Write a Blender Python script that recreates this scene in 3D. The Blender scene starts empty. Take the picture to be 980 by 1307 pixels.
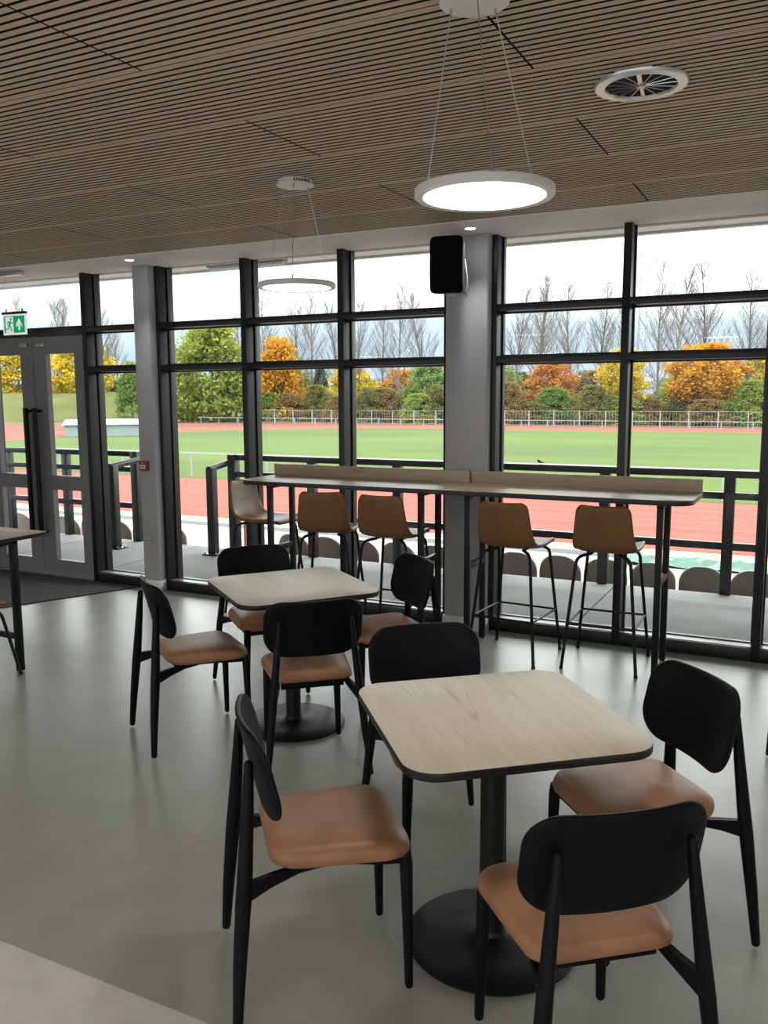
import bpy, bmesh, math, random
from mathutils import Vector, Matrix
random.seed(7)
S = bpy.context.scene
C = S.collection
PI = math.pi
R = math.radians

# ------------------------------------------------------------------ materials
def mat(name, col=(.5, .5, .5), rough=.5, metal=0., spec=.5, noise=None, bump=None, coat=0., emit=None):
    """noise: (scale, amount, detail, stretch xyz) colour variation of the thing itself; bump: (scale, strength, stretch)"""
    m = bpy.data.materials.new(name); m.use_nodes = True
    nt = m.node_tree; b = nt.nodes['Principled BSDF']
    b.inputs['Base Color'].default_value = (*col, 1)
    b.inputs['Roughness'].default_value = rough
    b.inputs['Metallic'].default_value = metal
    b.inputs['Specular IOR Level'].default_value = spec
    b.inputs['Coat Weight'].default_value = coat
    if emit:
        b.inputs['Emission Color'].default_value = (*emit[0], 1)
        b.inputs['Emission Strength'].default_value = emit[1]
    if noise or bump:
        tc = nt.nodes.new('ShaderNodeTexCoord')
    if noise:
        mp = nt.nodes.new('ShaderNodeMapping'); mp.inputs['Scale'].default_value = noise[3] if len(noise) > 3 else (1, 1, 1)
        n = nt.nodes.new('ShaderNodeTexNoise'); n.inputs['Scale'].default_value = noise[0]; n.inputs['Detail'].default_value = noise[2] if len(noise) > 2 else 4
        nt.links.new(tc.outputs['Object'], mp.inputs[0]); nt.links.new(mp.outputs[0], n.inputs['Vector'])
        cr = nt.nodes.new('ShaderNodeValToRGB'); a = noise[1]
        cr.color_ramp.elements[0].position = .3; cr.color_ramp.elements[1].position = .7
        cr.color_ramp.elements[0].color = (*[c * (1 - a) for c in col], 1)
        cr.color_ramp.elements[1].color = (*[min(1, c * (1 + a)) for c in col], 1)
        nt.links.new(n.outputs['Fac'], cr.inputs[0]); nt.links.new(cr.outputs[0], b.inputs['Base Color'])
    if bump:
        mp2 = nt.nodes.new('ShaderNodeMapping'); mp2.inputs['Scale'].default_value = bump[2] if len(bump) > 2 else (1, 1, 1)
        n2 = nt.nodes.new('ShaderNodeTexNoise'); n2.inputs['Scale'].default_value = bump[0]; n2.inputs['Detail'].default_value = 6
        bp = nt.nodes.new('ShaderNodeBump'); bp.inputs['Strength'].default_value = bump[1]; bp.inputs['Distance'].default_value = .01
        nt.links.new(tc.outputs['Object'], mp2.inputs[0]); nt.links.new(mp2.outputs[0], n2.inputs['Vector'])
        nt.links.new(n2.outputs['Fac'], bp.inputs['Height']); nt.links.new(bp.outputs[0], b.inputs['Normal'])
    return m

def wood_mat(name, c0, c1, crack, along='Y', rough=.45, plank=.18):
    """laminate oak: boards along one axis, long grain and a few dark cracks"""
    m = bpy.data.materials.new(name); m.use_nodes = True; nt = m.node_tree; N = nt.nodes.new; L = nt.links.new
    b = nt.nodes['Principled BSDF']; b.inputs['Roughness'].default_value = rough
    tc = N('ShaderNodeTexCoord'); mp = N('ShaderNodeMapping')
    sc = {'Y': (1, .07, 1), 'X': (.07, 1, 1)}[along]
    mp.inputs['Scale'].default_value = sc
    L(tc.outputs['Object'], mp.inputs[0])
    warp = N('ShaderNodeTexNoise'); warp.inputs['Scale'].default_value = 3.5; warp.inputs['Detail'].default_value = 2
    L(mp.outputs[0], warp.inputs['Vector'])
    mx = N('ShaderNodeMixRGB'); mx.blend_type = 'ADD'; mx.inputs[0].default_value = .16
    L(mp.outputs[0], mx.inputs[1]); L(warp.outputs['Color'], mx.inputs[2])
    g = N('ShaderNodeTexNoise'); g.inputs['Scale'].default_value = 38; g.inputs['Detail'].default_value = 6; g.inputs['Roughness'].default_value = .65
    L(mx.outputs[0], g.inputs['Vector'])
    big = N('ShaderNodeTexNoise'); big.inputs['Scale'].default_value = 9; big.inputs['Detail'].default_value = 3
    L(mx.outputs[0], big.inputs['Vector'])
    ad = N('ShaderNodeMath'); ad.operation = 'MULTIPLY_ADD'; ad.inputs[1].default_value = .55
    L(g.outputs['Fac'], ad.inputs[0])
    hf = N('ShaderNodeMath'); hf.operation = 'MULTIPLY'; hf.inputs[1].default_value = .45
    L(big.outputs['Fac'], hf.inputs[0]); L(hf.outputs[0], ad.inputs[2])
    # boards
    sp = N('ShaderNodeSeparateXYZ'); L(tc.outputs['Object'], sp.inputs[0])
    dv = N('ShaderNodeMath'); dv.operation = 'DIVIDE'; dv.inputs[1].default_value = plank
    L(sp.outputs['X' if along == 'Y' else 'Y'], dv.inputs[0])
    fl = N('ShaderNodeMath'); fl.operation = 'FLOOR'; L(dv.outputs[0], fl.inputs[0])
    wn = N('ShaderNodeTexWhiteNoise'); wn.noise_dimensions = '1D'; L(fl.outputs[0], wn.inputs['W'])
    pm = N('ShaderNodeMath'); pm.operation = 'MULTIPLY_ADD'; pm.inputs[1].default_value = .10; pm.inputs[2].default_value = -.05
    L(wn.outputs['Value'], pm.inputs[0])
    a2 = N('ShaderNodeMath'); a2.operation = 'ADD'; L(ad.outputs[0], a2.inputs[0]); L(pm.outputs[0], a2.inputs[1])
    cr = N('ShaderNodeValToRGB'); cr.color_ramp.elements[0].position = .33; cr.color_ramp.elements[1].position = .68
    cr.color_ramp.elements[0].color = (*c0, 1); cr.color_ramp.elements[1].color = (*c1, 1)
    L(a2.outputs[0], cr.inputs[0])
    # cracks: thin band of a very stretched noise, gated by a second noise
    k = N('ShaderNodeTexNoise'); k.inputs['Scale'].default_value = 6.5; k.inputs['Detail'].default_value = 3
    L(mx.outputs[0], k.inputs['Vector'])
    sb = N('ShaderNodeMath'); sb.operation = 'SUBTRACT'; sb.inputs[1].default_value = .5; L(k.outputs['Fac'], sb.inputs[0])
    ab = N('ShaderNodeMath'); ab.operation = 'ABSOLUTE'; L(sb.outputs[0], ab.inputs[0])
    lt = N('ShaderNodeMapRange'); lt.inputs['From Min'].default_value = 0; lt.inputs['From Max'].default_value = .009
    lt.inputs['To Min'].default_value = 1; lt.inputs['To Max'].default_value = 0; L(ab.outputs[0], lt.inputs[0])
    gt = N('ShaderNodeTexNoise'); gt.inputs['Scale'].default_value = 5.; L(tc.outputs['Object'], gt.inputs['Vector'])
    gr = N('ShaderNodeMapRange'); gr.inputs['From Min'].default_value = .46; gr.inputs['From Max'].default_value = .56; L(gt.outputs['Fac'], gr.inputs[0])
    ml = N('ShaderNodeMath'); ml.operation = 'MULTIPLY'; L(lt.outputs[0], ml.inputs[0]); L(gr.outputs[0], ml.inputs[1])
    ml2 = N('ShaderNodeMath'); ml2.operation = 'MULTIPLY'; ml2.inputs[1].default_value = .42; L(ml.outputs[0], ml2.inputs[0])
    mc = N('ShaderNodeMixRGB'); mc.inputs[2].default_value = (*crack, 1); L(ml2.outputs[0], mc.inputs[0]); L(cr.outputs[0], mc.inputs[1])
    L(mc.outputs[0], b.inputs['Base Color'])
    return m

def glass_mat(name, tint=(.93, .965, .95)):
    """thin window pane: straight-through transmission plus Fresnel reflection"""
    m = bpy.data.materials.new(name); m.use_nodes = True; nt = m.node_tree; nt.nodes.clear(); N = nt.nodes.new
    o = N('ShaderNodeOutputMaterial'); mx = N('ShaderNodeMixShader'); t = N('ShaderNodeBsdfTransparent'); g = N('ShaderNodeBsdfGlossy')
    t.inputs[0].default_value = (*tint, 1); g.inputs['Roughness'].default_value = .0
    f = N('ShaderNodeFresnel'); f.inputs[0].default_value = 1.35
    ge = N('ShaderNodeNewGeometry'); inv = N('ShaderNodeMath'); inv.operation = 'SUBTRACT'; inv.inputs[0].default_value = 1
    ml = N('ShaderNodeMath'); ml.operation = 'MULTIPLY'
    nt.links.new(ge.outputs['Backfacing'], inv.inputs[1]); nt.links.new(inv.outputs[0], ml.inputs[0]); nt.links.new(f.outputs[0], ml.inputs[1])
    nt.links.new(ml.outputs[0], mx.inputs[0]); nt.links.new(t.outputs[0], mx.inputs[1]); nt.links.new(g.outputs[0], mx.inputs[2])
    nt.links.new(mx.outputs[0], o.inputs[0])
    return m

def leaf_mat(name, cols, scale=.55):
    m = bpy.data.materials.new(name); m.use_nodes = True; nt = m.node_tree; N = nt.nodes.new; L = nt.links.new
    b = nt.nodes['Principled BSDF']; b.inputs['Roughness'].default_value = .8; b.inputs['Specular IOR Level'].default_value = .1
    tc = N('ShaderNodeTexCoord'); n = N('ShaderNodeTexNoise'); n.inputs['Scale'].default_value = scale; n.inputs['Detail'].default_value = 5; n.inputs['Roughness'].default_value = .7
    L(tc.outputs['Object'], n.inputs['Vector'])
    cr = N('ShaderNodeValToRGB'); e = cr.color_ramp.elements
    e[0].position = .32; e[1].position = .68; e[0].color = (*cols[0], 1); e[1].color = (*cols[-1], 1)
    if len(cols) > 2:
        x = e.new(.5); x.color = (*cols[1], 1)
    L(n.outputs['Fac'], cr.inputs[0]); L(cr.outputs[0], b.inputs['Base Color'])
    tr = N('ShaderNodeBsdfTranslucent'); L(cr.outputs[0], tr.inputs[0])
    mx = N('ShaderNodeMixShader'); mx.inputs[0].default_value = .4
    L(b.outputs[0], mx.inputs[1]); L(tr.outputs[0], mx.inputs[2]); L(mx.outputs[0], nt.nodes['Material Output'].inputs[0])
    return m

M = {}
M['black_wood'] = mat('black_stained_wood', (.003, .0038, .005), .45, spec=.13, noise=(40, .25, 4, (1, 1, .08)), bump=(120, .06, (1, 1, .1)))
M['leather'] = mat('tan_leather', (.30, .142, .070), .43, spec=.45, noise=(9, .16, 5), bump=(260, .07))
M['shell_tan'] = mat('tan_shell', (.20, .095, .032), .48, noise=(14, .12, 4), bump=(300, .08))
M['oak'] = wood_mat('pale_oak_laminate', (.47, .40, .305), (.60, .53, .425), (.13, .11, .09))
M['oak_bar'] = wood_mat('oak_laminate_bar', (.37, .29, .20), (.54, .45, .33), (.12, .09, .06), along='X', plank=.3)
M['edge'] = mat('black_edge_band', (.008, .0075, .008), .38)
M['black_metal'] = mat('black_powder_coat', (.0055, .0055, .006), .45, metal=.0, spec=.3, bump=(600, .05))
M['frame'] = mat('anthracite_aluminium', (.006, .0068, .0078), .38, spec=.5, noise=(2, .06))
M['sill'] = mat('grey_sill_aluminium', (.2, .205, .21), .35)
M['door'] = mat('grey_door_paint', (.19, .198, .20), .45, noise=(3, .04))
M['glass'] = glass_mat('window_glass')
M['plaster'] = mat('white_plaster', (.86, .85, .83), .75, noise=(4, .03), bump=(90, .05))
M['column'] = mat('grey_column_paint', (.40, .40, .402), .6, noise=(3, .03), bump=(60, .04))
M['white'] = mat('white_enamel', (.75, .75, .73), .4)
M['steel'] = mat('brushed_steel', (.55, .56, .56), .28, metal=1.)
M['chrome'] = mat('satin_chrome', (.6, .6, .62), .2, metal=1.)
M['led'] = mat('lit_led_diffuser', (.9, .9, .9), .5, emit=((1, .965, .91), 16.0))
M['led_dim'] = mat('lit_led_diffuser_far', (.9, .9, .9), .5, emit=((1, .98, .95), 5.))
M['spot'] = mat('lit_downlight_lens', (.9, .9, .9), .5, emit=((.96, .97, 1.), 14.0))
M['slat'] = mat('timber_slat', (.56, .45, .315), .6, noise=(6, .08, 5, (.15, 4, 4)))
M['backing'] = mat('black_acoustic_felt', (.004, .0035, .003), .95)
M['dark'] = mat('dark_void', (.006, .006, .007), .8)
M['floor'] = mat('grey_green_vinyl', (.315, .318, .285), .34, spec=.5, noise=(5, .07, 8), bump=(3.5, .10))
M['stone'] = mat('pale_stone_vinyl', (.56, .545, .54), .5, noise=(7, .10, 5))
M['mat'] = mat('charcoal_entrance_matting', (.058, .061, .065), .95, noise=(90, .5, 3), bump=(250, .6))
M['speaker'] = mat('black_speaker_cloth', (.006, .006, .007), .95, spec=.08, bump=(900, .3))
M['speaker_case'] = mat('dark_grey_plastic', (.05, .052, .058), .4)
M['red'] = mat('red_plastic', (.36, .022, .018), .4)
M['label'] = mat('white_label', (.75, .74, .70), .5)
M['green'] = mat('exit_green', (.0, .27, .105), .4, emit=((.0, .30, .10), .35))
M['exit_white'] = mat('exit_white', (.85, .9, .85), .4, emit=((.9, 1., .9), .25))
M['soffit_board'] = mat('canopy_board', (0.5400, 0.5490, 0.5400), .6, noise=(2, .04))
M['concrete'] = mat('terrace_concrete', (.33, .33, .325), .75, spec=.03, noise=(1.3, .14, 8), bump=(30, .12))
M['apron'] = mat('pale_apron_concrete', (.15, .142, .13), .85, spec=.03, noise=(.6, .08, 8))
M['sand'] = mat('sand_strip', (0.1768, 0.1426, 0.0970), .95, spec=.03, noise=(1.2, .12, 8))
M['track'] = mat('red_running_track', (.140, .039, .030), .85, spec=.03, noise=(.7, .13, 5, (.15, 3, 1)))
M['track_far'] = mat('faded_red_track', (.085, .040, .030), .9, spec=.03, noise=(.3, .2, 8, (.1, 1, 1)))
M['grass'] = mat('infield_grass', (.030, .0475, .0056), .9, spec=.1, noise=(.2, .2, 4, (.25, 1, 1)))
M['mound'] = mat('rough_grass', (.042, .046, .0105), .95, spec=.1, noise=(.15, .3, 9))
M['earth'] = mat('leaf_strewn_earth', (0.0607, 0.0442, 0.0207), .95, spec=.03, noise=(.4, .4, 9))
M['seat'] = mat('brown_stadium_plastic', (.34, .27, .225), .5, noise=(6, .08))
M['galv'] = mat('galvanised_steel', (.22, .225, .23), .5, metal=.3)
M['white_rail'] = mat('white_painted_rail', (0.1656, 0.1679, 0.1656), .6)
M['tarp'] = mat('green_tarpaulin', (0.0064, 0.0460, 0.0276), .5, noise=(3, .25))
M['orange_rail'] = mat('orange_red_tube', (0.3600, 0.0600, 0.0300), .45)
M['mesh_fence'] = mat('grey_mesh', (.16, .165, .16), .7)
M['mat_cover'] = mat('pale_weather_cover', (0.1270, 0.1546, 0.1546), .6)
M['bark'] = mat('grey_bark', (.085, .075, .062), .9, noise=(1, .2))
M['hill'] = mat('hazy_hillside', (0.0552, 0.0635, 0.0718), 1., spec=0, noise=(.012, .35, 10))

# ------------------------------------------------------------------ mesh helpers
def obj(name, bm, m, parent=None, smooth=40, mats=None):
    me = bpy.data.meshes.new(name)
    bmesh.ops.recalc_face_normals(bm, faces=bm.faces[:])
    bm.to_mesh(me); bm.free()
    for k in (mats or [m]): me.materials.append(k)
    if smooth:
        for p in me.polygons: p.use_smooth = True
        me.set_sharp_from_angle(angle=R(smooth))
    o = bpy.data.objects.new(name, me); C.objects.link(o)
    if parent: o.parent = parent
    return o

def thing(name, label, cat, loc=(0, 0, 0), rz=0., group=None):
    o = bpy.data.objects.new(name, None); C.objects.link(o)
    o.location = loc; o.rotation_euler = (0, 0, rz); o.empty_display_size = .1
    return tag(o, label, cat, group)

def tag(o, label, cat, group=None, kind=None):
    o['label'] = label; o['category'] = cat
    if group: o['group'] = group
    if kind: o['kind'] = kind
    return o

def struct(o, label, cat='structure'):
    o['kind'] = 'structure'; o['label'] = label; o['category'] = cat
    return o

def dup(root, loc=None, rz=None, label=None, group=None):
    r = root.copy(); C.objects.link(r)
    if loc is not None: r.location = loc
    if rz is not None: r.rotation_euler = (0, 0, rz)
    if label: r['label'] = label
    if group: r['group'] = group
    for ch in list(root.children):
        c = ch.copy(); C.objects.link(c); c.parent = r
        for g in list(ch.children):
            d = g.copy(); C.objects.link(d); d.parent = c
    return r

def box(bm, x0, x1, y0, y1, z0, z1, bev=0., mtx=None, seg=2):
    xs, ys, zs = sorted((x0, x1)), sorted((y0, y1)), sorted((z0, z1))
    v = [bm.verts.new((x, y, z)) for x in xs for y in ys for z in zs]
    F = [(0, 1, 3, 2), (4, 6, 7, 5), (0, 4, 5, 1), (2, 3, 7, 6), (0, 2, 6, 4), (1, 5, 7, 3)]
    fs = [bm.faces.new([v[i] for i in f]) for f in F]
    vv = v
    if bev > 0:
        es = list({e for f in fs for e in f.edges})
        r = bmesh.ops.bevel(bm, geom=es, offset=bev, segments=seg, affect='EDGES', profile=.5)
        vv = list({x for f in r['faces'] for x in f.verts} | {x for x in v if x.is_valid})
    if mtx is not None:
        for x in vv: x.co = mtx @ x.co
    return bm

def bx(*a, **k):
    bm = bmesh.new(); box(bm, *a, **k); return bm

def frame_of(d):
    d = d.normalized(); up = Vector((0, 0, 1)) if abs(d.z) < .95 else Vector((0, 1, 0))
    s = d.cross(up).normalized(); return s, s.cross(d).normalized()

def tube(bm, pts, rad, n=10, caps=True, sx=1., sy=1., round_end=(False, False), side=None):
    """sweep along pts with radius per point; sx, sy flatten the section"""
    P = [Vector(p) for p in pts]; rr = list(rad) if hasattr(rad, '__len__') else [rad] * len(P)
    if round_end[1]:
        d = (P[-1] - P[-2]).normalized(); r = rr[-1]
        P[-1] = P[-1] - d * r * .9; base = P[-1]
        for a in (30, 60, 85):
            P.append(base + d * r * .9 * math.sin(R(a))); rr.append(r * math.cos(R(a)))
    if round_end[0]:
        d = (P[0] - P[1]).normalized(); r = rr[0]
        P[0] = P[0] - d * r * .9; base = P[0].copy()
        for a in (30, 60, 85):
            P.insert(0, base + d * r * .9 * math.sin(R(a))); rr.insert(0, r * math.cos(R(a)))
    rings = []; s = None
    for i, p in enumerate(P):
        d = (P[min(i + 1, len(P) - 1)] - P[max(i - 1, 0)])
        if d.length < 1e-9: d = Vector((0, 0, 1))
        d.normalize()
        if s is None:
            s, u = frame_of(d)
            if side is not None:
                s = Vector(side); s = (s - d * s.dot(d)).normalized()
        s = (s - d * s.dot(d)).normalized(); u = s.cross(d)
        rings.append([bm.verts.new(p + s * math.cos(2 * PI * k / n) * rr[i] * sx + u * math.sin(2 * PI * k / n) * rr[i] * sy) for k in range(n)])
    for a, b in zip(rings, rings[1:]):
        for k in range(n):
            bm.faces.new((a[k], a[(k + 1) % n], b[(k + 1) % n], b[k]))
    if caps and n > 2:
        bm.faces.new(rings[0][::-1]); bm.faces.new(rings[-1])
    return bm

def tb(*a, **k):
    bm = bmesh.new(); tube(bm, *a, **k); return bm

def lathe(bm, prof, n=40, c=(0, 0, 0)):
    rings = []
    for r, z in prof:
        if r < 1e-6: rings.append([bm.verts.new((c[0], c[1], c[2] + z))])
        else: rings.append([bm.verts.new((c[0] + r * math.cos(2 * PI * k / n), c[1] + r * math.sin(2 * PI * k / n), c[2] + z)) for k in range(n)])
    for a, b in zip(rings, rings[1:]):
        for k in range(n):
            k2 = (k + 1) % n
            if len(a) == 1 and len(b) == 1: continue
            if len(a) == 1: bm.faces.new((a[0], b[k2], b[k]))
            elif len(b) == 1: bm.faces.new((a[k], a[k2], b[0]))
            else: bm.faces.new((a[k], a[k2], b[k2], b[k]))
    return bm

def rrect(a, b, r, n=6):
    """rounded rectangle outline; r is one radius or four: (+,+), (-,+), (-,-), (+,-)"""
    rs = r if hasattr(r, '__len__') else (r,) * 4
    out = []
    for (sx, sy, a0), q in zip(((1, 1, 0), (-1, 1, 90), (-1, -1, 180), (1, -1, 270)), rs):
        for i in range(n + 1):
            t = R(a0 + 90 * i / n)
            out.append((sx * (a - q) + q * math.cos(t), sy * (b - q) + q * math.sin(t)))
    # extra points on the straights so that bent maps stay smooth
    res = []
    for p, q in zip(out, out[1:] + out[:1]):
        res.append(p); d = math.dist(p, q); k = int(d / .05)
        for j in range(1, k + 1): res.append((p[0] + (q[0] - p[0]) * j / (k + 1), p[1] + (q[1] - p[1]) * j / (k + 1)))
    return res

def slab(bm, outline, prof, mapf, center=(0, 0)):
    """closed pad: rings of the outline scaled about its centre, prof = [(scale, w)], mapf(u, v, w, s) -> xyz"""
    first = bm.verts.new(mapf(*center, prof[0][1], 0)); last = bm.verts.new(mapf(*center, prof[-1][1], 0))
    rings = [[bm.verts.new(mapf(center[0] + (u - center[0]) * s, center[1] + (v - center[1]) * s, w, s)) for u, v in outline] for s, w in prof]
    n = len(outline); faces = []
    for k in range(n):
        bm.faces.new((first, rings[0][k], rings[0][(k + 1) % n])); bm.faces.new((last, rings[-1][(k + 1) % n], rings[-1][k]))
    for a, b in zip(rings, rings[1:]):
        for k in range(n): bm.faces.new((a[k], b[k], b[(k + 1) % n], a[(k + 1) % n]))
    return bm

def plate_prof(t, r=.03):
    h = t / 2
    return [(.25, h), (.5, h), (.7, h), (.85, h), (1 - r, h), (1 - r * .35, h * .75), (1, h * .2), (1, -h * .2), (1 - r * .35, -h * .75), (1 - r, -h), (.85, -h), (.7, -h), (.5, -h), (.25, -h)]

# ------------------------------------------------------------------ camera (standing eye height, 40 mm on a 36 mm wide frame)
f_px, yaw, pitch, roll, H = 1094.3, .46418, .13441, -.00469, 1.716
cy, sy, cp, sp = math.cos(yaw), math.sin(yaw), math.cos(pitch), math.sin(pitch)
fw = Vector((-sy * cp, cy * cp, -sp)); rt = Vector((cy, sy, 0)); up = rt.cross(fw)
r2 = rt * math.cos(roll) + up * math.sin(roll); u2 = up * math.cos(roll) - rt * math.sin(roll)
cam = bpy.data.cameras.new('camera'); cam.sensor_fit = 'HORIZONTAL'; cam.sensor_width = 36; cam.lens = 36 * f_px / 980
cam.clip_start = .05; cam.clip_end = 6000
co = bpy.data.objects.new('camera', cam); C.objects.link(co); S.camera = co
mw = Matrix((r2, u2, -fw)).transposed().to_4x4(); mw.translation = (0, 0, H); co.matrix_world = mw

# ------------------------------------------------------------------ room shell
ZC = 2.83
WY = 5.856            # room side of the window frames
GY = 6.005            # glass plane
XL, XR, YB = -10.2, 5.0, -6.0

struct(obj('floor', bx(XL, XR, 1.71, 6.06, -.12, 0), M['floor'], smooth=0), 'grey green matt vinyl floor of the cafe')
struct(obj('floor_stone', bx(XL, XR, YB, 1.71, -.12, 0), M['stone'], smooth=0), 'pale grey stone effect vinyl floor in the near corner')
bm = bmesh.new()
v = [bm.verts.new((x, y, z)) for z in (0.0005, .007) for x, y in ((-5.42, 5.84), (-5.93, 4.70), (-7.2, 2.6), (-10.15, 2.6), (-10.15, 5.84))]
bm.faces.new(v[:5]); bm.faces.new(v[5:][::-1])
for i in range(5): bm.faces.new((v[i], v[(i + 1) % 5], v[5 + (i + 1) % 5], v[5 + i]))
tag(obj('entrance_mat', bm, M['mat'], smooth=0), 'dark charcoal entrance matting in front of the double doors', 'mat')
bm = bmesh.new()
for (x0, y0), (x1, y1) in (((-5.42, 5.84), (-5.93, 4.70)), ((-5.93, 4.70), (-7.2, 2.6))):
    tube(bm, [(x0, y0, .004), (x1, y1, .004)], .006, 6)
struct(obj('trim_1', bm, M['black_metal']), 'thin dark edging strip round the entrance matting')

# slatted timber ceiling: slats run along the window wall, panels 1.2 m long butt at staggered joints
bm = bmesh.new(); EDGE = 5.34
JX = [-10.2, -9.35, -8.15, -6.95, -5.75, -4.55, -3.34, -2.14, -.935, .27, 1.47, 2.67, 3.87, 5.0]
for band in range(-10, 9):
    xs = [XL] + [JX[i] for i in range(1, len(JX) - 1) if (i + band) % 2 == 0] + [XR]
    for j in range(15):
        y0 = .03 + band * .6 + j * .04
        ya = y0 + (.0065 if j else .0025); yb = y0 + (.0335 if j < 14 else .0375)
        if y0 < YB or ya > EDGE - .01: continue
        for a, b in zip(xs, xs[1:]):
            box(bm, a + .004, b - .004, ya, min(yb, EDGE), ZC, ZC + .035)
bmesh.ops.recalc_face_normals(bm, faces=bm.faces[:]); bm.normal_update()
for f in bm.faces: f.material_index = 0 if f.normal.z < -.5 else 1
ceil = obj('ceiling', bm, M['slat'], smooth=0, mats=[M['slat'], M['backing']]); struct(ceil, 'timber slatted ceiling')
struct(obj('ceiling_backing', bx(XL, XR, YB, EDGE, ZC + .035, ZC + .05), M['backing'], smooth=0), 'black felt seen between the ceiling slats')
struct(obj('ceiling_margin', bx(XL, XR, EDGE, 6.02, ZC - .006, ZC + .3), M['plaster'], smooth=0), 'white plastered ceiling margin along the windows')
struct(obj('ceiling_slab', bx(XL, XR, YB, EDGE, ZC + .05, ZC + .3), M['plaster'], smooth=0), 'ceiling void above the slats')
struct(obj('wall_left', bx(XL - .15, XL, YB, 6.02, 0, ZC + .3), M['plaster'], smooth=0), 'white side wall')
struct(obj('wall_right', bx(XR, XR + .15, YB, 6.02, 0, ZC + .3), M['plaster'], smooth=0), 'white side wall')
# unseen back wall; its three tall openings are added to let sky light in
bm = bmesh.new()
box(bm, XL, XR, YB - .15, YB, 0, .5); box(bm, XL, XR, YB - .15, YB, 2.6, ZC + .3)
for a, b in ((XL, -9.8), (-5.1, -4.8), (-.2, .1), (4.6, XR)): box(bm, a, b, YB - .15, YB, .5, 2.6)
struct(obj('wall_back', bm, M['plaster'], smooth=0), 'white rear wall with openings added to let in sky light')
# strip of wall beyond the right of the glazing
# ------------------------------------------------------------------ curtain wall glazing
MULL = [-9.05, -8.2, -7.33, -5.96, -5.11, -4.206, -3.30, -2.41, -2.065, -1.152, -.262, .645, 1.55, 2.455, 3.36, 4.265]
HEAD = 2.82
def mullion(x, parent, z0=0.0):
    return obj('mullion', bx(x - .026, x + .026, WY, GY + .05, z0, HEAD + .02, bev=.003), M['frame'], parent)
wn = 0
for a, b in zip(MULL, MULL[1:]):
    if abs(a + 2.41) < .01: continue                     # behind the column
    wn += 1
    w = thing('window_%d' % wn, 'bay of dark framed floor to ceiling glazing', 'window')
    w['kind'] = 'structure'
    door_bay = abs(a + 7.33) < .01
    mullion(a, w)
    if b > 4.2 or abs(b + 2.41) < .01: mullion(b, w)
    x0, x1 = a + .026, b - .026
    if door_bay:
        obj('transom', bx(x0, x1, WY, GY + .05, 2.28, 2.362, bev=.003), M['frame'], w)
        panes = [(2.362, HEAD + .002)]
    else:
        obj('transom', bx(x0, x1, WY + .004, GY + .05, 2.303, 2.352, bev=.003), M['frame'], w)
        obj('transom', bx(x0, x1, WY + .004, GY + .05, 1.944, 1.993, bev=.003), M['frame'], w)
        sl = bmesh.new(); box(sl, x0, x1, WY + .002, GY + .05, 0, .088, bev=.003)
        obj('sill', sl, M['frame'], w)
        obj('sill_capping', bx(x0, x1, WY + .02, GY - .02, .088, .0925), M['sill'], w, smooth=0)
        panes = [(.088, 1.944), (1.993, 2.303), (2.352, HEAD + .002)]
    obj('head_frame', bx(x0, x1, GY - .03, GY + .05, HEAD + .002, HEAD + .02), M['frame'], w)
    for z0, z1 in panes:
        obj('pane', bx(x0 - .008, x1 + .008, GY - .012, GY + .012, z0 - .008, z1 + .008), M['glass'], w, smooth=0)
        g = bmesh.new()
        for q in ((x0, x0 + .012, z0, z1), (x1 - .012, x1, z0, z1)): box(g, q[0], q[1], GY - .035, GY - .013, q[2], q[3])
        for q in ((x0, x1, z0, z0 + .012),) + (((x0, x1, z1 - .012, z1),) if z1 < 2.6 else ()): box(g, q[0], q[1], GY - .035, GY - .013, q[2], q[3])
        obj('gasket', g, M['edge'], w, smooth=0)

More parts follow.
